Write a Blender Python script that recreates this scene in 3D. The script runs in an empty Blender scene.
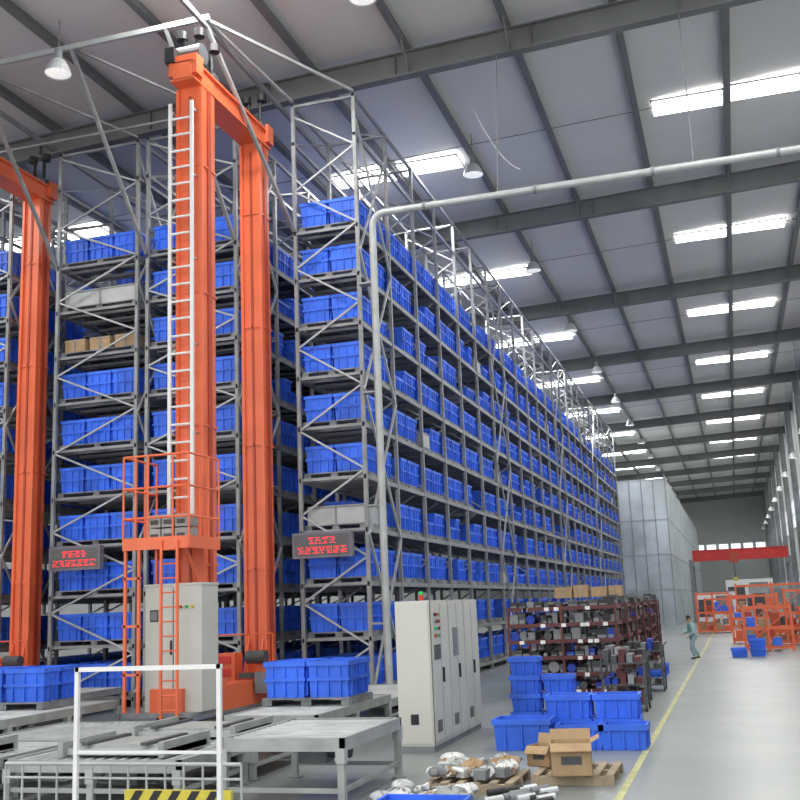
import bpy, math, random
import numpy as np
from mathutils import Vector, Matrix
random.seed(7)
S=bpy.context.scene
S.view_settings.view_transform='Standard'
# ------------------------------------------------------------ materials
MATS={}
def mat(name,col,rough=.6,metal=0.,var=.12,scale=3.,bump=0.,emit=0.,dark=None):
    m=bpy.data.materials.new(name); m.use_nodes=True
    nt=m.node_tree; b=nt.nodes['Principled BSDF']
    tc=nt.nodes.new('ShaderNodeTexCoord'); n=nt.nodes.new('ShaderNodeTexNoise')
    n.inputs['Scale'].default_value=scale; n.inputs['Detail'].default_value=4
    nt.links.new(tc.outputs['Object'],n.inputs['Vector'])
    r=nt.nodes.new('ShaderNodeValToRGB')
    r.color_ramp.elements[0].position=.3; r.color_ramp.elements[1].position=.7
    d=dark or tuple(c*(1-var) for c in col); l=tuple(min(1,c*(1+var)) for c in col)
    r.color_ramp.elements[0].color=(*d,1); r.color_ramp.elements[1].color=(*l,1)
    nt.links.new(n.outputs['Fac'],r.inputs['Fac']); nt.links.new(r.outputs['Color'],b.inputs['Base Color'])
    b.inputs['Roughness'].default_value=rough; b.inputs['Metallic'].default_value=metal
    if bump:
        bp=nt.nodes.new('ShaderNodeBump'); bp.inputs['Strength'].default_value=bump
        nt.links.new(n.outputs['Fac'],bp.inputs['Height']); nt.links.new(bp.outputs['Normal'],b.inputs['Normal'])
    if emit:
        b.inputs['Emission Color'].default_value=(*col,1); b.inputs['Emission Strength'].default_value=emit
    MATS[name]=m; return m
mat('bin_blue',(.035,.15,.80),.5,0,.28,1.3)
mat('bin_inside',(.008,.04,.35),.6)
mat('galv',(.27,.28,.285),.5,.2,.2,2)
mat('galv_light',(.42,.44,.44),.5,.2,.12,2)
mat('alu',(.52,.54,.55),.42,.3,.1,4)
mat('pallet',(.21,.22,.23),.6,.1,.4,2)
mat('orange',(.78,.155,.06),.42,0,.1,1)
mat('orange_dark',(.42,.06,.025),.5,0,.1,1)
mat('red',(.6,.03,.025),.45,0,.12,2)
mat('darkred',(.10,.02,.02),.5,0,.2,2)
mat('black',(.015,.015,.017),.5,0,.2,3)
mat('dgrey',(.07,.075,.08),.6,0,.2,3)
mat('mgrey',(.2,.21,.22),.6,0,.15,3)
mat('cab',(.56,.56,.51),.45,0,.04,1)
mat('seam',(.12,.12,.12),.7)
mat('ledcase',(.17,.155,.2),.5)
mat('white',(.75,.75,.74),.5,0,.05,2)
mat('steel_dark',(.165,.17,.17),.55,.1,.15,.7)
mat('conv',(.33,.35,.34),.5,.15,.18,3)
mat('conv_top',(.38,.40,.40),.55,.1,.22,2)
mat('cardboard',(.40,.27,.15),.8,0,.12,4)
mat('wood',(.36,.29,.2),.8,0,.2,5)
mat('yellow',(.62,.52,.06),.5)
mat('yellow_faded',(.42,.42,.17),.5,0,.25,3)
mat('led',(1,.04,.06),.5,emit=.8,var=0)
mat('green',(.02,.5,.1),.4)
mat('skin',(.55,.33,.22),.6)
mat('shirt',(.3,.5,.5),.8)
mat('pants',(.28,.40,.42),.8)
mat('hair',(.01,.01,.01),.7)
mat('sheet',(.50,.55,.58),.4,.25,.25,.35)
mat('plastic',(.55,.56,.56),.35,0,.3,6,.6)
mat('lampglass',(.95,.95,.9),.3,emit=.6)
mat('wall',(.55,.57,.56),.7,0,.04,.5)
mat('skyl',(1,1,.97),.5,emit=8,var=0)
mat('winglass',(.85,.93,1),.3,emit=1.2,var=0)
def special(name,col1,col2,scale,axis,rough,bump,noise_s,metal=0):
    m=bpy.data.materials.new(name); m.use_nodes=True; nt=m.node_tree; b=nt.nodes['Principled BSDF']
    tc=nt.nodes.new('ShaderNodeTexCoord'); w=nt.nodes.new('ShaderNodeTexWave')
    w.bands_direction=axis; w.inputs['Scale'].default_value=scale; w.inputs['Distortion'].default_value=.6; w.inputs['Detail'].default_value=1
    n=nt.nodes.new('ShaderNodeTexNoise'); n.inputs['Scale'].default_value=noise_s; n.inputs['Detail'].default_value=6
    nt.links.new(tc.outputs['Object'],w.inputs['Vector']); nt.links.new(tc.outputs['Object'],n.inputs['Vector'])
    mx=nt.nodes.new('ShaderNodeMix'); mx.data_type='RGBA'
    mx.inputs['A'].default_value=(*col1,1); mx.inputs['B'].default_value=(*col2,1)
    nt.links.new(n.outputs['Fac'],mx.inputs['Factor']); nt.links.new(mx.outputs['Result'],b.inputs['Base Color'])
    bp=nt.nodes.new('ShaderNodeBump'); bp.inputs['Strength'].default_value=bump
    nt.links.new(w.outputs['Fac'],bp.inputs['Height']); nt.links.new(bp.outputs['Normal'],b.inputs['Normal'])
    b.inputs['Roughness'].default_value=rough; b.inputs['Metallic'].default_value=metal
    MATS[name]=m
special('roof',(.60,.595,.58),(.72,.715,.70),.55,'Y',.6,.5,.4)
def floormat():
    m=bpy.data.materials.new('floor_concrete'); m.use_nodes=True; nt=m.node_tree; b=nt.nodes['Principled BSDF']
    tc=nt.nodes.new('ShaderNodeTexCoord'); n=nt.nodes.new('ShaderNodeTexNoise'); n.inputs['Scale'].default_value=.35; n.inputs['Detail'].default_value=8
    nt.links.new(tc.outputs['Object'],n.inputs['Vector'])
    r=nt.nodes.new('ShaderNodeValToRGB'); r.color_ramp.elements[0].position=.3; r.color_ramp.elements[1].position=.7
    r.color_ramp.elements[0].color=(.19,.21,.205,1); r.color_ramp.elements[1].color=(.24,.262,.255,1)
    nt.links.new(n.outputs['Fac'],r.inputs['Fac']); nt.links.new(r.outputs['Color'],b.inputs['Base Color'])
    n2=nt.nodes.new('ShaderNodeTexNoise'); n2.inputs['Scale'].default_value=.8; nt.links.new(tc.outputs['Object'],n2.inputs['Vector'])
    mr=nt.nodes.new('ShaderNodeMapRange'); mr.inputs['To Min'].default_value=.32; mr.inputs['To Max'].default_value=.42
    nt.links.new(n2.outputs['Fac'],mr.inputs['Value']); nt.links.new(mr.outputs['Result'],b.inputs['Roughness'])
    MATS['floor']=m
floormat()
# ------------------------------------------------------------ builder
BF=[(0,3,2,1),(4,5,6,7),(0,1,5,4),(1,2,6,5),(2,3,7,6),(3,0,4,7)]
class B:
    def __init__(s): s.v=[];s.f=[];s.m=[];s.ml=[]
    def mi(s,m):
        if m not in s.ml: s.ml.append(m)
        return s.ml.index(m)
    def hexa(s,pts,m):
        o=len(s.v); s.v+= [tuple(p) for p in pts]; k=s.mi(m)
        for f in BF: s.f.append(tuple(o+i for i in f)); s.m.append(k)
    def box(s,x0,x1,y0,y1,z0,z1,m):
        s.hexa([(x0,y0,z0),(x1,y0,z0),(x1,y1,z0),(x0,y1,z0),(x0,y0,z1),(x1,y0,z1),(x1,y1,z1),(x0,y1,z1)],m)
    def cbox(s,c,d,m,a=0):
        hx,hy,hz=d[0]/2,d[1]/2,d[2]/2; ca,sa=math.cos(a),math.sin(a)
        s.hexa([(c[0]+x*ca-y*sa,c[1]+x*sa+y*ca,c[2]+z) for z in (-hz,hz) for x,y in ((-hx,-hy),(hx,-hy),(hx,hy),(-hx,hy))],m)
    def beam(s,p,q,w,h,m):
        p=Vector(p);q=Vector(q);d=(q-p).normalized(); up=Vector((0,0,1)) if abs(d.z)<.95 else Vector((0,1,0))
        a=d.cross(up).normalized()*(w/2); b=a.normalized().cross(d).normalized()*(h/2)
        s.hexa([p-a-b,p+a-b,q+a-b,q-a-b,p-a+b,p+a+b,q+a+b,q-a+b],m)
    def cyl(s,p,q,r,m,n=10,r2=None):
        p=Vector(p);q=Vector(q);d=(q-p).normalized(); up=Vector((0,0,1)) if abs(d.z)<.95 else Vector((0,1,0))
        a=d.cross(up).normalized(); b=d.cross(a).normalized(); r2=r if r2 is None else r2
        o=len(s.v);k=s.mi(m)
        for c,rr in ((p,r),(q,r2)):
            for i in range(n):
                t=2*math.pi*i/n; s.v.append(tuple(c+a*math.cos(t)*rr+b*math.sin(t)*rr))
        for i in range(n): s.f.append((o+i,o+(i+1)%n,o+n+(i+1)%n,o+n+i)); s.m.append(k)
        s.f.append(tuple(o+i for i in range(n))[::-1]); s.m.append(k)
        s.f.append(tuple(o+n+i for i in range(n))); s.m.append(k)
    def lathe(s,c,prof,m,n=16):
        o=len(s.v);k=s.mi(m)
        for r,z in prof:
            for i in range(n):
                t=2*math.pi*i/n; s.v.append((c[0]+r*math.cos(t),c[1]+r*math.sin(t),c[2]+z))
        for j in range(len(prof)-1):
            for i in range(n):
                s.f.append((o+j*n+i,o+j*n+(i+1)%n,o+(j+1)*n+(i+1)%n,o+(j+1)*n+i)); s.m.append(k)
    def path(s,pts,r,m,n=8):
        for a,b in zip(pts[:-1],pts[1:]): s.cyl(a,b,r,m,n)
    def obj(s,name,bevel=0):
        me=bpy.data.meshes.new(name); me.from_pydata(s.v,[],s.f)
        for m in s.ml: me.materials.append(MATS[m])
        me.polygons.foreach_set('material_index',s.m); me.update()
        o=bpy.data.objects.new(name,me); bpy.context.collection.objects.link(o)
        if bevel:
            md=o.modifiers.new('bev','BEVEL'); md.width=bevel; md.segments=2; md.limit_method='ANGLE'
        return o
def tile(name,templ,insts):
    ml=[];Vs=[];Fs=[];Ms=[];off=0
    T=[]
    for t in templ:
        for m in t.ml:
            if m not in ml: ml.append(m)
        T.append((np.array(t.v,dtype=np.float32),np.array(t.f,dtype=np.int32),np.array([ml.index(t.ml[i]) for i in t.m],dtype=np.int32)))
    for k,x,y,z in insts:
        v,f,m=T[k]; Vs.append(v+np.array([x,y,z],dtype=np.float32)); Fs.append(f+off); Ms.append(m); off+=len(v)
    V=np.concatenate(Vs);F=np.concatenate(Fs);M=np.concatenate(Ms)
    me=bpy.data.meshes.new(name); me.vertices.add(len(V)); me.vertices.foreach_set('co',V.ravel())
    me.loops.add(F.size); me.loops.foreach_set('vertex_index',F.ravel())
    me.polygons.add(len(F)); me.polygons.foreach_set('loop_start',np.arange(0,F.size,4,dtype=np.int32))
    for m in ml: me.materials.append(MATS[m])
    me.polygons.foreach_set('material_index',M); me.polygons.foreach_set('use_smooth',np.zeros(len(F),dtype=bool))
    me.update(calc_edges=True); me.validate()
    o=bpy.data.objects.new(name,me); bpy.context.collection.objects.link(o); return o
# ------------------------------------------------------------ room shell
RS=.035; SP=14.0
def rz(x): return 18.75+RS*x
Y0,Y1=-12,190; XL,XR=-42,6.2
b=B(); b.box(XL,XR+.3,Y0,Y1,-.2,0,'floor'); b.obj('floor')
b=B(); b.hexa([(XL,Y0,rz(XL)),(XR+.3,Y0,rz(XR)),(XR+.3,Y1,rz(XR)),(XL,Y1,rz(XL)),(XL,Y0,rz(XL)+.1),(XR+.3,Y0,rz(XR)+.1),(XR+.3,Y1,rz(XR)+.1),(XL,Y1,rz(XL)+.1)],'roof'); b.obj('ceiling')
b=B(); b.box(XL-.3,XL,Y0,Y1,0,rz(XL),'wall'); b.obj('wall_left')
b=B(); b.box(XL,XR,Y1,Y1+.3,0,rz(XR),'wall'); b.obj('wall_back')
b=B(); b.box(XR,XR+.3,Y0,Y1,0,rz(XR),'wall'); b.obj('wall_right')
for i in range(14):
    y=23+SP*i
    if y+9>Y1: break
    b=B(); 
    for z0 in (1.2,8.5):
        b.box(XR-.05,XR-.02,y,y+9,z0,z0+2.6,'winglass')
        for k in range(10): b.box(XR-.1,XR-.02,y+k-.03,y+k+.03,z0,z0+2.6,'white')
        for z in (z0,z0+1.3,z0+2.6): b.box(XR-.1,XR-.02,y-.05,y+9.05,z-.04,z+.04,'white')
    b.obj('window_%d'%(i+1))
b=B()
for k in range(10): b.box(-14+2*k,-12.5+2*k,Y1-.06,Y1-.02,9.6,10.8,'winglass')
b.obj('window_20')
b=B()
for i in range(-2,15):
    x=1.26-2.95*i
    if x>XR or x<XL: continue
    z=rz(x)-.14
    b.box(x-.03,x+.03,Y0,Y1,z-.12,z+.13,'steel_dark'); b.box(x-.11,x+.11,Y0,Y1,z-.14,z-.10,'steel_dark')
b.obj('roof_purlins')
b=B()
for i in range(12):
    y=20.2+SP*i
    b.beam((XL+2,y,rz(XL+2)-.2),(XR-.2,y,rz(XR)-.2),.025,.025,'mgrey')
b.obj('roof_tie_rods')
for i in range(-2,13):
    y=27.2+SP*i
    if y<Y0 or y>Y1: continue
    b=B()
    def sl(x0,x1,dz0,dz1,hw):
        b.hexa([(x0,y-hw,rz(x0)+dz0),(x1,y-hw,rz(x1)+dz0),(x1,y+hw,rz(x1)+dz0),(x0,y+hw,rz(x0)+dz0),(x0,y-hw,rz(x0)+dz1),(x1,y-hw,rz(x1)+dz1),(x1,y+hw,rz(x1)+dz1),(x0,y+hw,rz(x0)+dz1)],'steel_dark')
    sl(XL,XR,-1.0,-.28,.02); sl(XL,XR,-1.03,-.98,.16); sl(XL,XR,-.32,-.28,.16)
    for x in range(-40,6,4): b.box(x-.01,x+.01,y-.14,y+.14,rz(x)-1,rz(x)-.3,'steel_dark')
    for x in range(-9,2,5):
        xx=1.26+2.95*round((x-1.26)/2.95)
        b.beam((xx,y,rz(xx)-.95),(xx,y+.8,rz(xx)-.25),.05,.05,'steel_dark'); b.beam((xx,y,rz(xx)-.95),(xx,y-.8,rz(xx)-.25),.05,.05,'steel_dark')
    b.obj('roof_rafter')
    if y>20:
        b=B(); x=XR-.45
        b.box(x-.25,x-.2,y-.2,y+.2,0,rz(x)-1.05,'mgrey'); b.box(x+.2,x+.25,y-.2,y+.2,0,rz(x)-1.05,'mgrey'); b.box(x-.25,x+.25,y-.015,y+.015,0,rz(x)-1.05,'mgrey')
        b.box(x-.35,x+.35,y-.3,y+.3,0,.04,'mgrey')
        b.obj('steel_column')
def area(name,loc,sx,sy,power,rot=(0,0,0),col=(1,.985,.96)):
    l=bpy.data.lights.new(name,'AREA'); l.shape='RECTANGLE'; l.size=sx; l.size_y=sy; l.energy=power; l.color=col
    o=bpy.data.objects.new(name,l); o.location=loc; o.rotation_euler=rot; bpy.context.collection.objects.link(o)
for i in range(-3,12):
    y=34.5+SP*i
    if y<Y0+2 or y>Y1-4: continue
    for xc in (1.26,-10.54,-25.3):
        yy=y if xc>0 else y+.9
        b=B()
        for x in (xc-1.27,xc+1.27):
            z=rz(x)-.11
            b.box(x-1.13,x+1.13,yy-.56,yy+.56,z-.03,z+.02,'skyl')
            for dx in (-1.15,1.15): b.box(x+dx-.02,x+dx+.02,yy-.6,yy+.6,z-.04,z+.03,'white')
            for dy in (-.58,.58): b.box(x-1.17,x+1.17,yy+dy-.02,yy+dy+.02,z-.04,z+.03,'white')
        b.obj('skylight')
        if y<172: area('skylight_glow_light',(xc,yy,rz(xc)-.5),4.6,1.04,760 if y<120 else 450)
def lamp(x,y,z):
    b=B(); b.cyl((x,y,z+.3),(x,y,rz(x)-.25),.015,'mgrey',6); b.cyl((x,y,z+.1),(x,y,z+.4),.1,'mgrey',12)
    b.lathe((x,y,z),[(.1,.12),(.19,.06),(.29,-.12),(.35,-.28),(.36,-.3),(.34,-.29),(.27,-.12),(.1,.05)],'alu',18)
    b.lathe((x,y,z),[(.33,-.27),(.2,-.32),(0.001,-.34)],'lampglass',18); b.obj('high_bay_lamp')
for i in range(14):
    lamp(-7.2,21.9+11.4*i,17.05)
for i in range(12): lamp(5.0,31+13*i,12.4)
for i in range(2): lamp(-15.6,22.4+11.4*i if i else 21.8,16.7)
# ------------------------------------------------------------ bins template
def bin_t(w,d,h,mid=(.5,)):
    t=B(); x,y=w/2-.03,d/2-.03
    a=.03
    t.v+= [(-x+a,-y+a,0),(x-a,-y+a,0),(x-a,y-a,0),(-x+a,y-a,0),(-x,-y,h-.02),(x,-y,h-.02),(x,y,h-.02),(-x,y,h-.02)]
    for f in (BF[0],)+tuple(BF[2:]): t.f.append(f); t.m.append(t.mi('bin_blue'))
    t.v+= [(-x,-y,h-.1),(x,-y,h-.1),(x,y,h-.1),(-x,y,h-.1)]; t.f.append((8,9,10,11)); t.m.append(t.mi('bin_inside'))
    for z0,z1,e in [(h-.09,h,.025)]+[(h*q-.03,h*q+.03,.018) for q in mid]:
        t.box(-x-e,x+e,-y-e,-y+.01,z0,z1,'bin_blue'); t.box(-x-e,x+e,y-.01,y+e,z0,z1,'bin_blue')
        t.box(-x-e,-x+.01,-y,y,z0,z1,'bin_blue'); t.box(x-.01,x+e,-y,y,z0,z1,'bin_blue')
    for fx in (-.5,0,.5):
        t.box(fx*x*1.2-.015,fx*x*1.2+.015,-y-.02,-y+.04,.03,h-.05,'bin_blue')
    for fy in (-.5,.5):
        t.box(x-.04,x+.02,fy*y-.015,fy*y+.015,.03,h-.05,'bin_blue')
    return t
def pal_t(w,d,m='pallet'):
    t=B()
    for i in range(5):
        y=-d/2+.08+i*(d-.16)/4; t.box(-w/2,w/2,y-.09,y+.09,.11,.14,m)
    for i in range(3):
        x=-w/2+.06+i*(w-.12)/2; t.box(x-.05,x+.05,-d/2,d/2,.0,.11,m)
    for y in (-d/2+.01,d/2-.03):
        for i in range(3):
            x=-w/2+.08+i*(w-.16)/2; t.box(x-.1,x+.1,y,y+.02,0,.11,m)
    for x in (-w/2,w/2-.02):
        for i in range(3):
            y=-d/2+.1+i*(d-.2)/2; t.box(x,x+.02,y-.1,y+.1,0,.11,m)
    return t
def cargo_t(m,w,d,h):
    t=B(); t.box(-w/2,w/2,-d/2,d/2,0,h,m); t.box(-w/2-.01,w/2+.01,-d/2-.01,d/2+.01,h-.06,h-.02,'mgrey' if m!='cardboard' else 'wood'); t.box(-.03,.03,-d/2-.012,d/2+.012,0,h+.01,'mgrey'); return t
LV=[.30+1.4*k for k in range(10)]
BAY=2.8; YF=26.3
def rack(x0,x1,nb,ncol,top,special):
    fr=B(); ps=.1
    ysl=[YF+BAY*i for i in range(nb+1)]
    for j,y in enumerate(ysl):
        for x in (x0,x1):
            fr.box(x-ps/2,x+ps/2,y,y+ps,0,top,'galv'); fr.box(x-.1,x+.1,y-.06,y+.15,0,.02,'galv')
        z=.3; s=0
        while z+1.2<top:
            a,c=(x0,x1) if s%2==0 else (x1,x0)
            fr.beam((a,y+.045,z),(c,y+.045,z+1.15),.05,.05,'galv_light')
            z+=1.15; s+=1
        fr.beam((x0,y+.045,top-.1),(x1,y+.045,top-.1),.07,.07,'galv')
        fr.beam((x0,y+.045,.25),(x1,y+.045,.25),.05,.05,'galv')
    for z in LV:
        for x in (x0,x1):
            fr.box(x-.03,x+.03,YF,ysl[-1],z-.12,z,'galv')
        for j in range(nb):
            for q in (.04,.2,.46,.54,.8,.96): 
                y=YF+BAY*(j+q); fr.box(x0,x1,y-.03,y+.03,z-.08,z,'galv')
    for x in (x0,x1):
        for z in (top-.06,top-1.25): fr.box(x-.04,x+.04,YF,ysl[-1],z-.05,z+.05,'galv')
    for j in range(nb):
        if j%3!=2:
            for x in (x0,x1): fr.beam((x,ysl[j]+.04,top-1.25),(x,ysl[j+1]+.04,top-.1),.04,.04,'galv')
    for j in range(0,nb-1,6):
        for x in (x1+.06,):
            for z in range(0,4):
                za,zb=.4+3.9*z,.4+3.9*(z+1)
                fr.beam((x,ysl[j],za),(x,ysl[j+1],zb),.06,.06,'galv_light'); fr.beam((x,ysl[j+1],za),(x,ysl[j],zb),.06,.06,'galv_light')
    fr.obj('pallet_rack')
    W=(x1-x0-.14); bw=W/ncol; HB=.74
    tb=bin_t(bw*.985,.6,HB); tp=pal_t(W,1.24); tc=cargo_t('cardboard',bw*.8,.5,.4); tg=cargo_t('galv_light',W*.95,1.15,.5); td=cargo_t('dgrey',bw*.8,.5,.3)
    ts=bin_t(bw*.985,.6,HB*.55,())
    ib=[];xc=(x0+x1)/2
    for k,z in enumerate(LV):
        for j in range(nb):
            for q in (0,1):
                yc=YF+BAY*j+.78+q*1.3
                r=random.random(); front=(j==0 and q==0)
                if r<.03 and not front: continue
                ib.append((1,xc,yc,z))
                kind=special.get(k,0) if front else (3 if random.random()<.025 else (4 if random.random()<.02 else 0))
                if kind==3: ib.append((3,xc,yc,z+.14)); continue
                short=random.random()<.12
                for c in range(ncol):
                    for yy in (-.3,.3):
                        if not front and random.random()<.05: continue
                        kk=5 if short and not front else 0
                        if kind==2: kk=2
                        if kind==4: kk=4
                        ib.append((kk,x0+.07+bw*(c+.5),yc+yy,z+.14))
    tile('blue_storage_bins',[tb,tp,tc,tg,td,ts],ib)
rack(-10.9,-9.05,24,2,16.8,{3:3})
rack(-15.6,-12.75,7,3,16.6,{})
rack(-18.65,-15.95,7,3,16.6,{8:3,7:2})
rack(-22.9,-20.4,7,3,16.6,{})
# ------------------------------------------------------------ overhead guide frame
b=B(); T=17.45; yb=22.35
b.beam((-23,yb,T),(-11.5,yb,T),.1,.14,'galv_light')
for x in (-11.65,-19.5):
    b.beam((x,yb-1.4,T-.12),(x,45,T-.55),.1,.14,'galv')
for x in (-9.05,-10.9): b.beam((-11.65,yb,T),(x,YF,16.85),.08,.08,'galv_light')
for xa,xc in ((-11.65,-10.9),(-12.75,-12.75),(-15.6,-15.6),(-18.65,-18.65)):
    b.beam((xa,yb,T-.05),(xc,YF-.05,12.9),.09,.09,'galv')
b.beam((-15.6,yb,T),(-12.75,YF,16.65),.06,.06,'galv'); b.beam((-18.65,yb,T),(-15.95,YF,16.65),.06,.06,'galv')
b.beam((-23,25.2,16.4),(-12.7,25.2,16.4),.06,.06,'galv')
b.obj('overhead_guide_frame')
# ------------------------------------------------------------ stacker crane
def crane(cx,ys,full):
    b=B(); y1,y2=ys; zt=15.75
    for y,w,dp in ((y1,.31,.34),(y2,.27,.28)):
        b.box(cx-w,cx+w,y-dp,y+dp,.9,zt-.2,'orange')
        for sx in (-1,1):
            b.box(cx+sx*w-.04,cx+sx*w+.04,y-dp-.07,y-dp+.02,1.2,zt-.6,'orange')
            b.box(cx+sx*(w+.02)-.02,cx+sx*(w+.02)+.02,y-.08,y+.08,1.2,zt-.6,'orange_dark')
        b.box(cx-.03,cx+.03,y-dp-.03,y-dp,1.2,zt-.8,'orange_dark')
        for z in (3.5,6.7,9.9,13.1): b.box(cx-w-.03,cx+w+.03,y-dp-.03,y+dp+.03,z,z+.05,'orange')
        b.box(cx-w-.15,cx+w+.15,y-dp-.15,y+dp+.15,.75,.95,'orange')
        for sx in (-1,1): b.beam((cx+sx*.2,y-dp-.3,.95),(cx+sx*.2,y-dp,1.8),.04,.1,'orange')
    b.box(cx-.25,cx+.25,y1-.75,y2+.35,zt-.52,zt-.05,'orange')
    b.box(cx-.33,cx+.33,y1-.75,y2+.35,zt-.08,zt-.02,'orange'); b.box(cx-.33,cx+.33,y1-.75,y2+.35,zt-.55,zt-.50,'orange')
    for y in (y1-.55,y2+.25):
        b.box(cx-.38,cx+.38,y-.18,y+.18,zt-.4,zt+.12,'orange')
    for y in (y1-.3,y1+.5,y2):
        for sx in (-.17,.17):
            b.cyl((cx+sx,y,zt+.02),(cx+sx,y,zt+.75),.05,'black',8)
            b.cyl((cx+sx*1.4,y,zt+.78),(cx+sx*1.4,y,zt+.98),.14,'black',14)
        b.box(cx-.3,cx+.3,y-.14,y+.14,zt,zt+.14,'dgrey')
    b.cyl((cx-.35,y1-.3,zt+.3),(cx+.35,y1-.3,zt+.3),.26,'dgrey',18)
    b.cyl((cx-.1,y1+.4,zt+.3),(cx+.1,y1+.4,zt+.3),.34,'black',18)
    b.box(cx-.45,cx-.2,y1-.8,y1-.3,zt-.05,zt+.35,'black')
    b.box(cx-.3,cx+.3,y1-1.3,y2+1.1,.25,.8,'orange'); 
    for y in (y1-1.1,y2+.9):
        b.cyl((cx-.14,y,.3),(cx+.14,y,.3),.28,'dgrey',20); b.box(cx-.38,cx+.38,y-.35,y+.35,.4,.9,'orange')
    b.box(cx-.05,cx+.05,y1-2.6,YF+20,.0,.1,'mgrey')
    b.box(cx-.8,cx-.3,y2-.95,y2-.5,.45,1.45,'orange'); b.box(cx+.3,cx+.8,y2-.95,y2-.5,.45,1.2,'orange')
    b.box(cx-.3,cx+.3,y2-.9,y2-.5,.45,.95,'orange_dark')
    b.box(cx+.35,cx+.75,y2-1.2,y2-.95,.5,1.0,'mgrey'); b.cyl((cx+.1,y2-1.05,1.35),(cx+.6,y2-1.05,1.35),.16,'dgrey',14)
    for sx in (-.75,.75): b.cyl((cx+sx,y2-.98,.5),(cx+sx,y2-.98,1.9),.02,'orange',6)
    b.cyl((cx-.75,y2-.98,1.9),(cx+.75,y2-.98,1.9),.02,'orange',6)
    for z in (.6,.9,1.2): b.box(cx-.75,cx-.4,y2-.98,y2-.95,z,z+.18,'red')
    for z in (.6,.85): b.box(cx-.2,cx+.2,y2-.93,y2-.9,z,z+.12,'dgrey')
    for dx in (-.12,.12): b.cyl((cx+dx,y1+.55,1),(cx+dx,y1+.55,zt),.012,'black',5)
    if full:
        lx0,lx1=cx-.40,cx+.18; ly=y1-.6
        for x in (lx0,lx1): b.box(x-.04,x+.04,ly-.03,ly+.03,4.0,14.7,'white')
        z=4.2
        while z<14.6:
            b.cyl((lx0,ly,z),(lx1,ly,z),.028,'white',6); z+=.42
        for z in (4.4,6.5,8.6,10.7,12.8,14.5):
            for x in (lx0,lx1): b.box(x-.02,x+.02,ly,y1-.3,z,z+.05,'alu')
        px0,px1,py0,py1,pz=cx-.84,cx+.74,y1-1.8,y1-.4,3.9
        b.box(px0,px1,py0,py1,pz,pz+.1,'orange'); b.box(px0,px1,py0-.03,py0,pz-.08,pz+.18,'orange'); b.box(px1,px1+.03,py0,py1,pz-.08,pz+.18,'orange')
        for h in (.6,1.25,1.95):
            for a,c in (((px0,py0),(px1,py0)),((px0,py0),(px0,py1)),((px1,py0),(px1,py1))):
                b.cyl((*a,pz+h),(*c,pz+h),.025,'orange',8)
        for x in (px0,px0+.3,px0+.6,px0+1.2,px1): b.cyl((x,py0,pz),(x,py0,pz+1.95),.025,'orange',8)
        for x in (px0,px1):
            for y in (py0+.5,py1-.5,py1): b.cyl((x,y,pz),(x,y,pz+1.95),.025,'orange',8)
        for x in (px0+.05,px0+.38): 
            b.box(x-.03,x+.03,py0,py0+.06,.45,pz,'orange')
        b.box(px0+.02,px0+.08,py1-.1,py1-.04,.45,pz,'orange')
        for z in (1.2,2.2,3.2): b.box(px0,px0+.43,py0,py0+.05,z,z+.05,'orange')
        b.beam((px1-.1,py0,pz),(px1-.3,y1-.4,2.6),.06,.06,'orange')
        for x in (cx+.12,cx+.5): b.box(x-.025,x+.025,py0-.08,py0-.03,.3,pz+.1,'orange')
        z=.5
        while z<pz: b.cyl((cx+.12,py0-.055,z),(cx+.5,py0-.055,z),.018,'orange',6); z+=.3
        for x in (px0+.5,px0+.82,px0+1.14):
            for kz in (0,.3):
                b.box(x,x+.29,py0+.2,py0+.7,pz+.1+kz,pz+.37+kz,'conv'); b.box(x+.05,x+.24,py0+.19,py0+.2,pz+.16+kz,pz+.26+kz,'dgrey')
        ex0,ex1,ey0,ey1=cx-.58,cx+.78,y1-1.3,y1-.55
        b.box(ex0,ex1,ey0,ey1,.42,3.05,'cab'); b.box(ex0-.02,ex1+.02,ey0-.02,ey1+.02,3.05,3.1,'cab')
        for x in ((ex0+ex1)/2,): b.box(x-.01,x+.01,ey0-.008,ey0,.5,3.0,'seam')
        b.box(ex0+.12,ex0+.32,ey0-.012,ey0,2.3,2.55,'black'); b.box(ex0+.14,ex0+.30,ey0-.016,ey0,2.33,2.52,'mgrey')
        for i in range(3): b.cyl((ex1-.5+i*.14,ey0-.04,2.6),(ex1-.5+i*.14,ey0,2.6),.035,('red','green','yellow')[i],10)
        for z in (.7,.78,.86): b.box(ex0+.2,ex0+.6,ey0-.01,ey0,z,z+.03,'seam')
        b.box(ex0+.62,ex0+.65,ey0-.04,ey0,1.6,1.9,'black')
        b.box(px0,px1,py0+.1,ey1,.34,.42,'mgrey')
        b.box(cx-.3,cx+.3,y1-1.3,y1,.25,.4,'orange')
    b.obj('stacker_crane',0)
crane(-11.68,(22.0,25.4),True)
crane(-19.55,(22.6,26.5),False)
# ------------------------------------------------------------ LED displays
def display(x,z):
    b=B(); y=25.85
    b.box(x-.82,x+.82,y-.12,y+.08,z-.33,z+.33,'ledcase'); b.box(x-.76,x+.76,y-.125,y-.12,z-.27,z+.27,'seam')
    for r,zc,n in ((0,z+.12,4),(1,z-.13,7)):
        for i in range(n):
            xx=x-.1*n+.2*i+.02
            for a in range(5):
                for c in range(5):
                    if random.random()<(.85 if a in(0,4) or c==2 else .4): b.box(xx+c*.034,xx+c*.034+.026,y-.13,y-.125,zc-.09+a*.037,zc-.09+a*.037+.026,'led')
    for dx in (-.5,.5): b.box(x+dx-.03,x+dx+.03,y+.06,YF,z-.05,z+.05,'galv')
    b.obj('led_display_board')
display(-17.5,4.1); display(-10.1,4.07)
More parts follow.
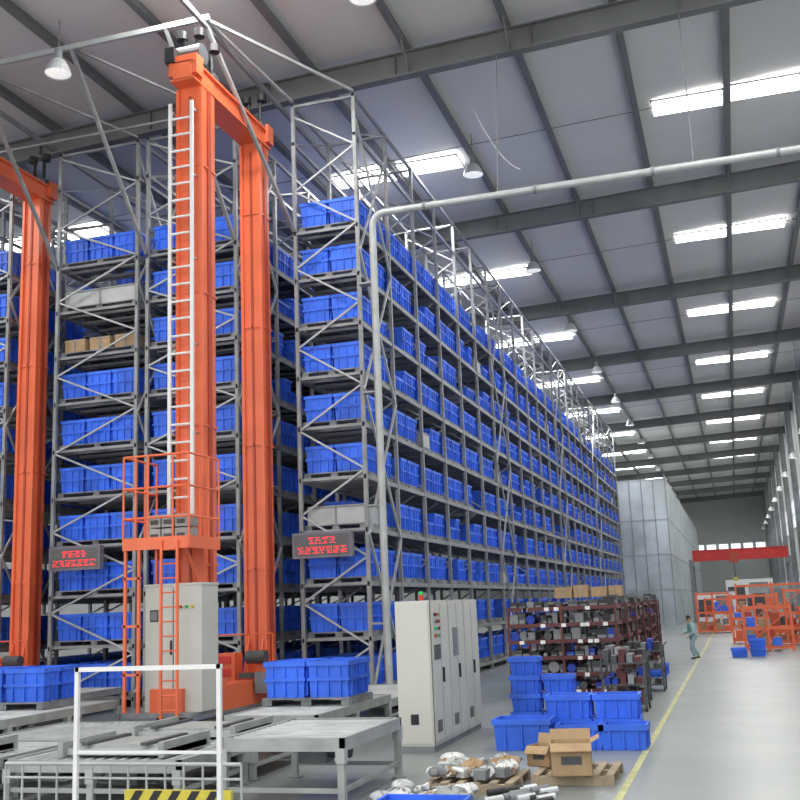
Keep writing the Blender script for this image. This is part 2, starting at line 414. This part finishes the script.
# ------------------------------------------------------------ overhead pipe
b=B(); px,py,pz=-8.5,26.0,12.95
pts=[(px+.03,py,0)]+[(px,py,2.5),(px,py,pz-.35)]
for i in range(1,7):
    a=math.pi/2*i/6; pts.append((px+.35*(1-math.cos(a)),py,pz-.35+.35*math.sin(a)))
pts.append((XR-.05,py,pz)); b.path(pts,.1,'galv_light',14)
for z in (2,5,8,11): b.box(px-.45,px,py-.03,py+.25,z,z+.05,'galv')
for x in range(-5,6,5): b.cyl((x,py,pz),(x,py+1.1,rz(x)-1.0),.015,'mgrey',6)
for x in range(-7,6,3): b.cyl((x-.04,py,pz),(x+.04,py,pz),.125,'mgrey',14)
b.obj('cable_conduit_pipe')
b=B(); P=[]
for i in range(15):
    t=i/14; P.append((-6.4+1.2*t,30+1.0*t,17.5-1.3*math.sin(math.pi*t*.55)-.5*t))
b.path(P,.02,'white',6); b.obj('hanging_cable')
# ------------------------------------------------------------ control cabinets
b=B(); x0,x1,yy=-5.65,-5.02,17.75; H=2.5; wd=[1.15,1.15,1.15]
y=yy
for i,w in enumerate(wd):
    b.box(x0,x1,y+.01,y+w-.01,.1,H,'cab'); b.box(x0+.02,x1-.02,y,y+w,0,.1,'mgrey')
    b.box(x1,x1+.015,y+.04,y+w-.04,.16,H-.06,'cab')
    b.box(x1+.012,x1+.018,y+w/2-.006,y+w/2+.006,.16,H-.06,'seam'); b.box(x1-.01,x1+.004,y-.012,y+.012,.1,H,'seam')
    b.box(x1+.015,x1+.05,y+w/2+.04,y+w/2+.07,1.1,1.35,'black')
    b.box(x1+.014,x1+.02,y+.15,y+.45,.3,.5,'seam')
    y+=w
b.box(x1+.014,x1+.03,yy+.12,yy+.5,1.5,1.75,'dgrey'); b.box(x1+.014,x1+.03,yy+1.4,yy+1.75,1.5,2.0,'mgrey')
for r in range(4):
    for i in range(3): b.cyl((x1+.015,yy+.2+.13*i,1.9+.12*r),(x1+.045,yy+.2+.13*i,1.9+.12*r),.03,('red','green','mgrey','black')[(i+r)%4],8)
b.box(x0+.04,x1-.04,yy-.002,yy+.01,.14,H-.04,'cab'); b.box(x0+.22,x0+.36,yy-.012,yy,.45,.62,'black')
b.cyl((x0+.4,yy+.3,H),(x0+.4,yy+.3,H+.1),.04,'red',10); b.cyl((x0+.4,yy+.3,H+.1),(x0+.4,yy+.3,H+.16),.04,'green',10)
b.obj('control_cabinet',.008)
# ------------------------------------------------------------ conveyors
def conveyor(name,x0,x1,y0,y1,z,axis='Y',legs=True,plate=True,m='conv'):
    b=B()
    for a in ((x0,x0+.06,y0,y1),(x1-.06,x1,y0,y1),(x0,x1,y0,y0+.05),(x0,x1,y1-.05,y1)): b.box(*a,z-.16,z,m)
    if plate: b.box(x0+.06,x1-.06,y0+.05,y1-.05,z-.13,z-.10,'mgrey')
    if axis=='Y':
        y=y0+.14
        while y<y1-.08: b.cyl((x0+.04,y,z-.045),(x1-.04,y,z-.045),.035,'conv_top',8); y+=.17
    else:
        x=x0+.14
        while x<x1-.08: b.cyl((x,y0+.04,z-.045),(x,y1-.04,z-.045),.035,'conv_top',8); x+=.17
    if legs:
        nx=max(1,round((x1-x0)/1.6)); ny=max(1,round((y1-y0)/1.8))
        for i in range(nx+1):
            for j in range(ny+1):
                if 0<i<nx and 0<j<ny: continue
                x=x0+.05+(x1-x0-.1)*i/nx; y=y0+.05+(y1-y0-.1)*j/ny
                b.box(x-.045,x+.045,y-.045,y+.045,.02,z-.1,m); b.box(x-.09,x+.09,y-.09,y+.09,0,.02,'mgrey')
                b.box(x-.06,x+.06,y-.06,y+.06,z-.3,z-.12,'galv_light')
        b.box(x0,x1,y0+.03,y0+.07,.18,.24,m); b.box(x0,x1,y1-.07,y1-.03,.18,.24,m); b.box(x1-.07,x1-.03,y0,y1,.18,.24,m)
    b.box((x0+x1)/2-.2,(x0+x1)/2+.2,(y0+y1)/2-.15,(y0+y1)/2+.15,max(.02,z-.45),z-.16,'mgrey')
    b.cyl(((x0+x1)/2+.2,(y0+y1)/2,z-.3),((x0+x1)/2+.5,(y0+y1)/2,z-.3),.1,'dgrey',12)
    b.obj(name)
conveyor('roller_conveyor',-6.5,-4.8,12.8,15.2,.84)
conveyor('roller_conveyor',-8.7,-6.9,17.2,21.2,.68)
conveyor('roller_conveyor',-8.9,-7.0,21.4,25.8,.55)
conveyor('roller_conveyor',-15.5,-12.9,15.2,20.8,.68)
conveyor('roller_conveyor',-9.6,-6.95,12.6,14.6,.6,'X')
conveyor('roller_conveyor',-9.6,-6.95,14.8,16.9,.55,'X')
conveyor('roller_conveyor',-12.5,-9.8,11.8,14.7,.6,'Y')
conveyor('roller_conveyor',-12.5,-9.8,15.0,18.2,.5,'X')
conveyor('roller_conveyor',-18.6,-15.9,18,25.8,.6,'Y')
for (x0,x1,y0,y1,z) in ((-8.9,-7.3,12.9,14.0,.6),(-12.1,-10.2,12.2,13.6,.6),(-9.2,-7.4,15.2,16.4,.55)):
    b=B(); b.box(x0,x1,y0,y1,z+.02,z+.1,'galv_light'); b.box(x0+.1,x1-.1,y0+.1,y1-.1,z+.1,z+.14,'conv')
    for x in (x0,x1-.08): b.box(x,x+.08,y0-.1,y1+.1,z,z+.2,'conv')
    for x in (x0+.3,x1-.4): b.box(x,x+.1,y0,y1,z+.14,z+.18,'dgrey')
    b.obj('transfer_table')
def load(x,y,z,w,n):
    b=B(); p=pal_t(w,1.25); ib=[(0,x,y,z)]; bw=w/n
    for i in range(n):
        for yy in (-.31,.31): ib.append((1,x-w/2+bw*(i+.5),y+yy,z+.14))
    tile('pallet_of_blue_bins',[p,bin_t(bw*.98,.6,.66)],ib)
load(-7.8,19.5,.68,1.75,2); load(-14.4,19.4,.68,2.0,2)
b=B()
for x in (-7.4,-5.58): b.box(x-.025,x+.025,10.975,11.025,0,1.86,'white')
b.box(-7.43,-5.55,10.975,11.025,1.81,1.86,'white')
b.box(-7.43,-5.55,10.98,11.02,.9,.93,'white')
b.obj('white_guard_frame')
b=B()
b.box(-6.95,-5.6,11.3,11.36,.30,.46,'yellow')
for i in range(5):
    x=-6.9+.24*i; b.hexa([(x,11.29,.305),(x+.1,11.29,.305),(x+.1,11.3,.305),(x,11.3,.305),(x+.1,11.29,.455),(x+.2,11.29,.455),(x+.2,11.3,.455),(x+.1,11.3,.455)],'black')
for i in range(14):
    x=-8.6+.24*i; b.cyl((x,11.33,0),(x,11.33,.74),.015,'galv_light',6)
b.cyl((-8.6,11.33,.74),(-5.48,11.33,.74),.022,'galv_light',8); b.cyl((-8.6,11.33,.58),(-5.48,11.33,.58),.015,'galv_light',8)
b.obj('safety_guard_rail')
# ------------------------------------------------------------ red parts shelving
def shelving(x0,x1,y0,d,H,m,nlev):
    b=B(); n=max(1,round((x1-x0)/1.3))
    for i in range(n+1):
        x=x0+(x1-x0)*i/n
        for y in (y0,y0+d): b.box(x-.03,x+.03,y-.03,y+.03,0,H,m)
        b.beam((x,y0,.2),(x,y0+d,H*.5),.03,.03,m)
    for k in range(nlev):
        z=.2+k*(H-.25)/(nlev-1)
        b.box(x0,x1,y0,y0+d,z-.02,z,m); b.box(x0,x1,y0-.035,y0-.01,z-.08,z+.01,m); b.box(x1+.01,x1+.035,y0,y0+d,z-.08,z+.01,m)
        x=x0+.06
        while x<x1-.2:
            w=random.uniform(.08,.26); h=random.uniform(.08,.3 if k<nlev-1 else .16); mm=random.choice(['dgrey','black','mgrey','dgrey','black','mgrey','galv','dgrey','bin_inside','dgrey'])
            if random.random()<.92:
                if random.random()<.35: b.cyl((x+w/2,y0+.05,z+h/2),(x+w/2,y0+d-.1,z+h/2),h/2,mm,10)
                else: b.box(x,x+w,y0+.05,y0+d-.1,z,z+h,mm); b.box(x+.02,x+w-.02,y0+.04,y0+.05,z+.02,z+h*.4,'mgrey')
            x+=w+.02
        for i in range(5):
            x=random.uniform(x0+.1,x1-.3); b.box(x,x+.12,y0-.05,y0-.036,z-.09,z,'white')
        y=y0+.06
        while y<y0+d-.2:
            w=random.uniform(.1,.25); h=random.uniform(.1,.3); b.box(x1-.3,x1-.02,y,y+w,z,z+h,random.choice(['dgrey','black','mgrey'])); y+=w+.03
    b.obj('red_parts_shelving')
for i,y in enumerate((27.6,30.4,33.2,36.0,38.8,41.6,44.4)):
    shelving(-5.7,-2.95 if i<5 else -3.1,y,1.2,2.3,'darkred',6)
b=B()
for x,w,h in ((-5.0,.5,.3),(-4.45,.4,.35),(-3.95,.45,.28),(-3.45,.35,.3)): b.box(x,x+w,31.0,31.5,2.48,2.48+h,'cardboard'); b.box(x+w/2-.03,x+w/2+.03,30.995,31.505,2.49,2.485+h,'wood')
b.obj('cardboard_boxes')
for (x,y) in ((-2.5,24.4),(-2.6,26.2),(-2.45,29.5)):
    b=B(); m='dgrey'
    for dx in (-.45,.45):
        for dy in (-.4,.4): b.box(x+dx-.02,x+dx+.02,y+dy-.02,y+dy+.02,.12,1.15,m); b.cyl((x+dx-.02,y+dy,.06),(x+dx+.02,y+dy,.06),.06,'black',10)
    for z in (.15,.55,1.0):
        b.box(x-.45,x+.45,y-.4,y+.4,z,z+.03,m)
        for i in range(5):
            xx=x-.42+.17*i; h=random.uniform(.1,.3); b.box(xx,xx+.13,y-.35,y+.3,z+.03,z+.03+h,random.choice(['mgrey','galv','black','dgrey','darkred','bin_inside']))
    b.beam((x+.45,y-.4,1.1),(x+.6,y-.4,1.25),.03,.03,m); b.obj('parts_trolley')
def binstack(lst):
    t=[bin_t(.62,.45,.34,()),bin_t(.8,.6,.4,()),bin_t(1.0,.7,.5,())]; tile('stacked_blue_bins',t,lst)
L=[]
for i in range(2):
    for k in range(4 if i==0 else 3): L.append((0,-4.05+.64*i,21.0,.34*k))
for i in range(2):
    for k in range(2): L.append((1,-2.95+.82*i,19.2,.4*k))
L+=[(1,-2.65,18.3,0),(1,-1.95,18.3,0),(2,-3.6,18.3,0),(0,-3.0,20.3,0),(0,-3.0,20.3,.34),(0,-2.3,20.6,0),(0,-2.3,20.6,.34)] 
binstack(L)
binstack([(0,-2.55,32+.6*i,.34*(i%2)) for i in (0,2,4)]+[(0,-2.55,31.9+.6*i,0) for i in range(7)])
binstack([(0,-.1,44+.5*i,0) for i in range(2)]+[(0,.6,44.3,0),(0,.6,44.3,.34)])
def carton(x,y,z,w,d,h,rz_):
    b=B(); t=.012; c,s=math.cos(rz_),math.sin(rz_)
    def tr(px,py,pz): return (x+px*c-py*s,y+px*s+py*c,z+pz)
    def bx(a0,a1,b0,b1,c0,c1,m='cardboard'): b.hexa([tr(*p) for p in ((a0,b0,c0),(a1,b0,c0),(a1,b1,c0),(a0,b1,c0),(a0,b0,c1),(a1,b0,c1),(a1,b1,c1),(a0,b1,c1))],m)
    bx(-w/2,w/2,-d/2,d/2,0,t); bx(-w/2,w/2,-d/2,-d/2+t,0,h); bx(-w/2,w/2,d/2-t,d/2,0,h); bx(-w/2,-w/2+t,-d/2,d/2,0,h); bx(w/2-t,w/2,-d/2,d/2,0,h)
    b.hexa([tr(*p) for p in ((-w/2,-d/2,h),(w/2,-d/2,h),(w/2,-d/2+t,h),(-w/2,-d/2+t,h),(-w/2,-d/2-.1,h-.1),(w/2,-d/2-.1,h-.1),(w/2,-d/2-.09,h-.09),(-w/2,-d/2-.09,h-.09))],'cardboard')
    b.hexa([tr(*p) for p in ((w/2-t,-d/2,h),(w/2,-d/2,h),(w/2,d/2,h),(w/2-t,d/2,h),(w/2+.1,-d/2,h+.06),(w/2+.11,-d/2,h+.06),(w/2+.11,d/2,h+.06),(w/2+.1,d/2,h+.06))],'cardboard')
    b.hexa([tr(*p) for p in ((-w/2,d/2-t,h),(w/2,d/2-t,h),(w/2,d/2,h),(-w/2,d/2,h),(-w/2,d/2+.04,h+.13),(w/2,d/2+.04,h+.13),(w/2,d/2+.05,h+.13),(-w/2,d/2+.05,h+.13))],'cardboard')
    bx(-w*.25,w*.25,-d/2-.003,-d/2,h*.35,h*.6,'dgrey'); bx(-w/2+t,w/2-t,-d/2+t,d/2-t,h*.6,h*.62,'plastic')
    b.obj('open_cardboard_box')
carton(-2.3,14.75,.14,.54,.45,.42,.15); carton(-2.8,15.5,.14,.35,.35,.28,-.3); 
def wpal(x,y,w,d):
    b=B()
    for i in range(6):
        xx=x-w/2+.06+i*(w-.12)/5; b.box(xx-.05,xx+.05,y-d/2,y+d/2,.11,.135,'wood')
    for i in range(3):
        yy=y-d/2+.05+i*(d-.1)/2; b.box(x-w/2,x+w/2,yy-.045,yy+.045,0,.11,'wood')
    b.obj('wooden_pallet')
wpal(-2.3,15.3,1.1,1.2); wpal(-3.55,14.6,1.2,1.2)
def heap(name,x,y,z,n,w,d,mlist):
    b=B(); 
    for i in range(n):
        cx=x+random.uniform(-w,w);cy=y+random.uniform(-d,d); r=random.uniform(.05,.12); ph=random.random()*6
        prof=[(.001,0),(r*.8,.01),(r,r*.4),(r*.85,r*.8),(r*.4,r*1.1),(.001,r*1.15)]
        o=len(b.v); b.lathe((cx,cy,z+random.uniform(0,.1)),prof,random.choice(mlist),10)
        for q in range(o,len(b.v)):
            vx,vy,vz=b.v[q]; a=math.atan2(vy-cy,vx-cx); k=1+.3*math.sin(3*a+ph)+.15*math.sin(5*a+ph*2)
            b.v[q]=(cx+(vx-cx)*k*1.3,cy+(vy-cy)*k,vz+.03*math.sin(5*a+ph)*(vz>z+.02))
    for i in range(n):
        cx=x+random.uniform(-w,w);cy=y+random.uniform(-d,d); a=random.random()*3; l=random.uniform(.1,.3)
        if i%2: b.cyl((cx,cy,z+.1),(cx+l*math.cos(a),cy+l*math.sin(a),z+.14),.03,random.choice(['alu','mgrey','wood','white']),8)
        else: b.cbox((cx,cy,z+.08),(random.uniform(.1,.25),random.uniform(.08,.2),.12),random.choice(mlist),a)
    ob=b.obj(name)
heap('plastic_wrapped_parts',-3.6,14.65,.14,44,.5,.5,['plastic','plastic','white','cardboard','conv','plastic','mgrey'])
heap('plastic_wrapped_parts',-3.9,13.3,0.0,30,.5,.4,['plastic','white','conv','mgrey','plastic'])
b=B()
for i in range(14):
    x=-2.9+random.uniform(-.4,.4); y=13.6+random.uniform(-.5,.5); b.cyl((x,y,.05),(x+.2,y+.12,.07),.05,random.choice(['black','mgrey','alu']),10)
b.obj('loose_machine_parts')
tile('blue_tote_bin',[bin_t(1.0,.7,.36,())],[(0,-3.45,11.5,0)])
b=B(); b.box(-1.65,-1.55,5,120,.001,.005,'yellow_faded'); b.box(4.2,4.3,5,120,.001,.005,'yellow_faded'); b.obj('floor_line_marking')
# ------------------------------------------------------------ galvanised box + far stuff
b=B(); X0,X1=-9.2,-5.0
b.box(X0,X1,95,178,0,12.6,'sheet')
for i in range(42): b.box(X1,X1+.04,95+2*i,95.08+2*i,0,12.6,'galv_light')
for z in (3,6,9,12.5): b.box(X1,X1+.05,95,178,z,z+.08,'galv_light'); b.box(X0,X1,94.95,95,z,z+.08,'galv_light')
for i in range(5): b.box(X0+i*1.03,X0+i*1.03+.06,94.94,95,0,12.6,'galv')
b.obj('galvanised_sheet_enclosure')
b=B()
y=105; b.box(-3.6,4.9,y-.4,y+.4,5.6,6.5,'red'); b.box(-3.6,4.9,y-.5,y+.5,6.48,6.58,'red'); b.box(-3.6,4.9,y-.5,y+.5,5.55,5.62,'red'); b.box(-.3,.5,y-.65,y-.4,5.3,6.3,'orange_dark'); b.cyl((.1,y-.5,3.9),(.1,y-.5,5.3),.03,'black',6); b.box(-.1,.3,y-.6,y-.4,3.6,3.95,'yellow')
for x in (-3.7,4.9): b.box(x-.12,x+.12,y-4,y+4,5.1,5.6,'mgrey'); b.box(x-.12,x+.12,y-3.9,y-3.6,0,5.1,'mgrey'); b.box(x-.12,x+.12,y+3.6,y+3.9,0,5.1,'mgrey')
b.obj('overhead_travelling_crane')
def orack(x,y,w,d,H):
    b=B()
    for dx in (0,w*.5,w):
        for dy in (0,d): b.box(x+dx-.05,x+dx+.05,y+dy-.05,y+dy+.05,0,H,'orange')
    for z in (.15,H*.5,H*.95):
        b.box(x,x+w,y-.04,y+.04,z-.06,z+.06,'orange'); b.box(x,x+w,y+d-.04,y+d+.04,z-.06,z+.06,'orange')
        for k in (0,w): b.box(x+k-.04,x+k+.04,y,y+d,z-.05,z+.05,'orange')
        if z<H*.9:
            for i in range(int(w/.5)): b.box(x+.1+.5*i,x+.45+.5*i,y+.1,y+d-.1,z+.06,z+.06+random.uniform(.2,.6),random.choice(['bin_blue','dgrey','galv','cardboard','orange_dark','orange']))
    b.beam((x,y,.2),(x+w,y,H*.9),.05,.05,'orange')
    b.obj('orange_storage_frame')
orack(.2,48,1.9,1.2,1.9); orack(-.3,56,2.2,1.2,2.4); orack(2.6,50,1.8,1.4,1.7); orack(3.0,43,1.6,1.2,1.2); orack(0,66,4,1.4,3); orack(-2.5,72,2,1.4,2.6); orack(2.4,60,2.4,1.4,2.6); orack(1.6,53,1.5,1.2,1.5); orack(-2.2,80,3,1.4,2.2)
for (x,y,w,h,m) in ((-3,85,3,2.6,'white'),(1,90,3,3,'conv'),(-1,125,5,4,'white')):
    b=B(); b.box(x,x+w,y,y+2,0,h,m); b.box(x+.2,x+w*.4,y-.02,y,h*.3,h*.8,'dgrey'); b.box(x+w*.5,x+w*.9,y-.02,y,h*.4,h*.9,'mgrey'); b.box(x-.05,x+w+.05,y-.05,y+2.05,h,h+.08,'mgrey'); b.obj('machine_cabinet')
# ------------------------------------------------------------ person
def person(px,py,H,rot):
    e=bpy.data.objects.new('warehouse_worker',None); bpy.context.collection.objects.link(e)
    def skin(name,vs,es,rad,m,root=0):
        me=bpy.data.meshes.new(name); me.from_pydata(vs,es,[]); o=bpy.data.objects.new(name,me); bpy.context.collection.objects.link(o); o.parent=e
        md=o.modifiers.new('s','SKIN')
        for i,r in enumerate(rad): me.skin_vertices[0].data[i].radius=(r,r*.85) if not isinstance(r,tuple) else r
        me.skin_vertices[0].data[root].use_root=True
        o.modifiers.new('ss','SUBSURF').levels=1; o.modifiers['ss'].render_levels=2
        me.materials.append(MATS[m]); return o
    skin('trousers',[(0,0,.95),(0,.09,.88),(.14,.1,.48),(.02,.1,.1),(0,-.09,.88),(.02,-.1,.48),(-.22,-.1,.12)],[(0,1),(1,2),(2,3),(0,4),(4,5),(5,6)],[.14,.11,.085,.07,.11,.085,.07],'pants')
    skin('jacket',[(0,0,.93),(.03,0,1.15),(.08,0,1.38),(.07,.18,1.4),(.02,.24,1.14),(.2,.22,.98),(.07,-.18,1.4),(.1,-.25,1.14),(.32,-.2,1.05),(.1,0,1.47)],[(0,1),(1,2),(2,3),(3,4),(4,5),(2,6),(6,7),(7,8),(2,9)],[.15,.155,.15,.085,.065,.05,.085,.065,.05,.06],'shirt')
    for sgn,(hx,hy,hz) in ((1,(.22,.22,.96)),(-1,(.34,-.2,1.04))):
        vs=[(hx,hy,hz),(hx+.07,hy,hz-.03)];es=[(0,1)];rd=[.028,.03]
        for k in range(4):
            yy=hy+(k-1.5)*.02; vs+=[(hx+.12,yy,hz-.05),(hx+.145+.01*(k in(1,2)),yy,hz-.09)]; n=len(vs); es+=[(1,n-2),(n-2,n-1)]; rd+=[.009,.008]
        vs+=[(hx+.05,hy-sgn*.05,hz-.05),(hx+.08,hy-sgn*.06,hz-.08)]; n=len(vs); es+=[(0,n-2),(n-2,n-1)]; rd+=[.011,.009]
        skin('hand',vs,es,rd,'skin')
    for (x,y,z) in ((.03,.1,.0),(-.22,-.1,.02)):
        skin('shoe',[(x-.05,y,z+.05),(x+.06,y,z+.045),(x+.17,y,z+.035)],[(0,1),(1,2)],[.05,.05,.035],'black')
    skin('neck',[(.09,0,1.44),(.12,0,1.55)],[(0,1)],[.055,.055],'skin')
    b=B(); b.lathe((0,0,0),[(.001,-.125),(.05,-.115),(.072,-.06),(.08,.0),(.078,.06),(.05,.105),(.001,.12)],'skin',16); b.box(.075,.105,-.012,.012,-.03,.01,'skin')
    for s in (-1,1): b.box(.07,.083,s*.03-.01,s*.03+.01,.005,.02,'black'); b.box(-.01,.02,s*.083-.01,s*.083+.01,-.03,.03,'skin')
    b.box(.068,.08,-.022,.022,-.065,-.055,'red')
    b.lathe((-.012,0,.015),[(.088,-.05),(.09,.03),(.075,.085),(.04,.115),(.001,.122)],'hair',16)
    h=b.obj('head'); h.parent=e; h.location=(.14,0,1.64); h.rotation_euler=(0,.2,0)
    for p in h.data.polygons: p.use_smooth=True
    e.location=(px,py,0); e.rotation_euler=(0,0,rot); e.scale=(H/1.75,)*3
person(-1.75,43.5,1.64,math.radians(200))
# ------------------------------------------------------------ light / world / camera
w=bpy.data.worlds.new('World'); S.world=w; w.use_nodes=True
bg=w.node_tree.nodes['Background']; bg.inputs['Color'].default_value=(.97,.98,1,1); bg.inputs['Strength'].default_value=2.2
f=1058
Yc=Vector((336,-194,-f)).normalized()
Zc=Vector((-.04,1,-.1961)); Zc=(Zc-Zc.dot(Yc)*Yc).normalized()
Xc=Yc.cross(Zc)
M=Matrix((Xc,Yc,Zc)).to_4x4(); M.translation=Vector((0,0,2.4))
cam=bpy.data.objects.new('camera',bpy.data.cameras.new('camera')); cam.data.lens=36*f/800; cam.data.clip_end=500
cam.matrix_world=M; bpy.context.collection.objects.link(cam); S.camera=cam
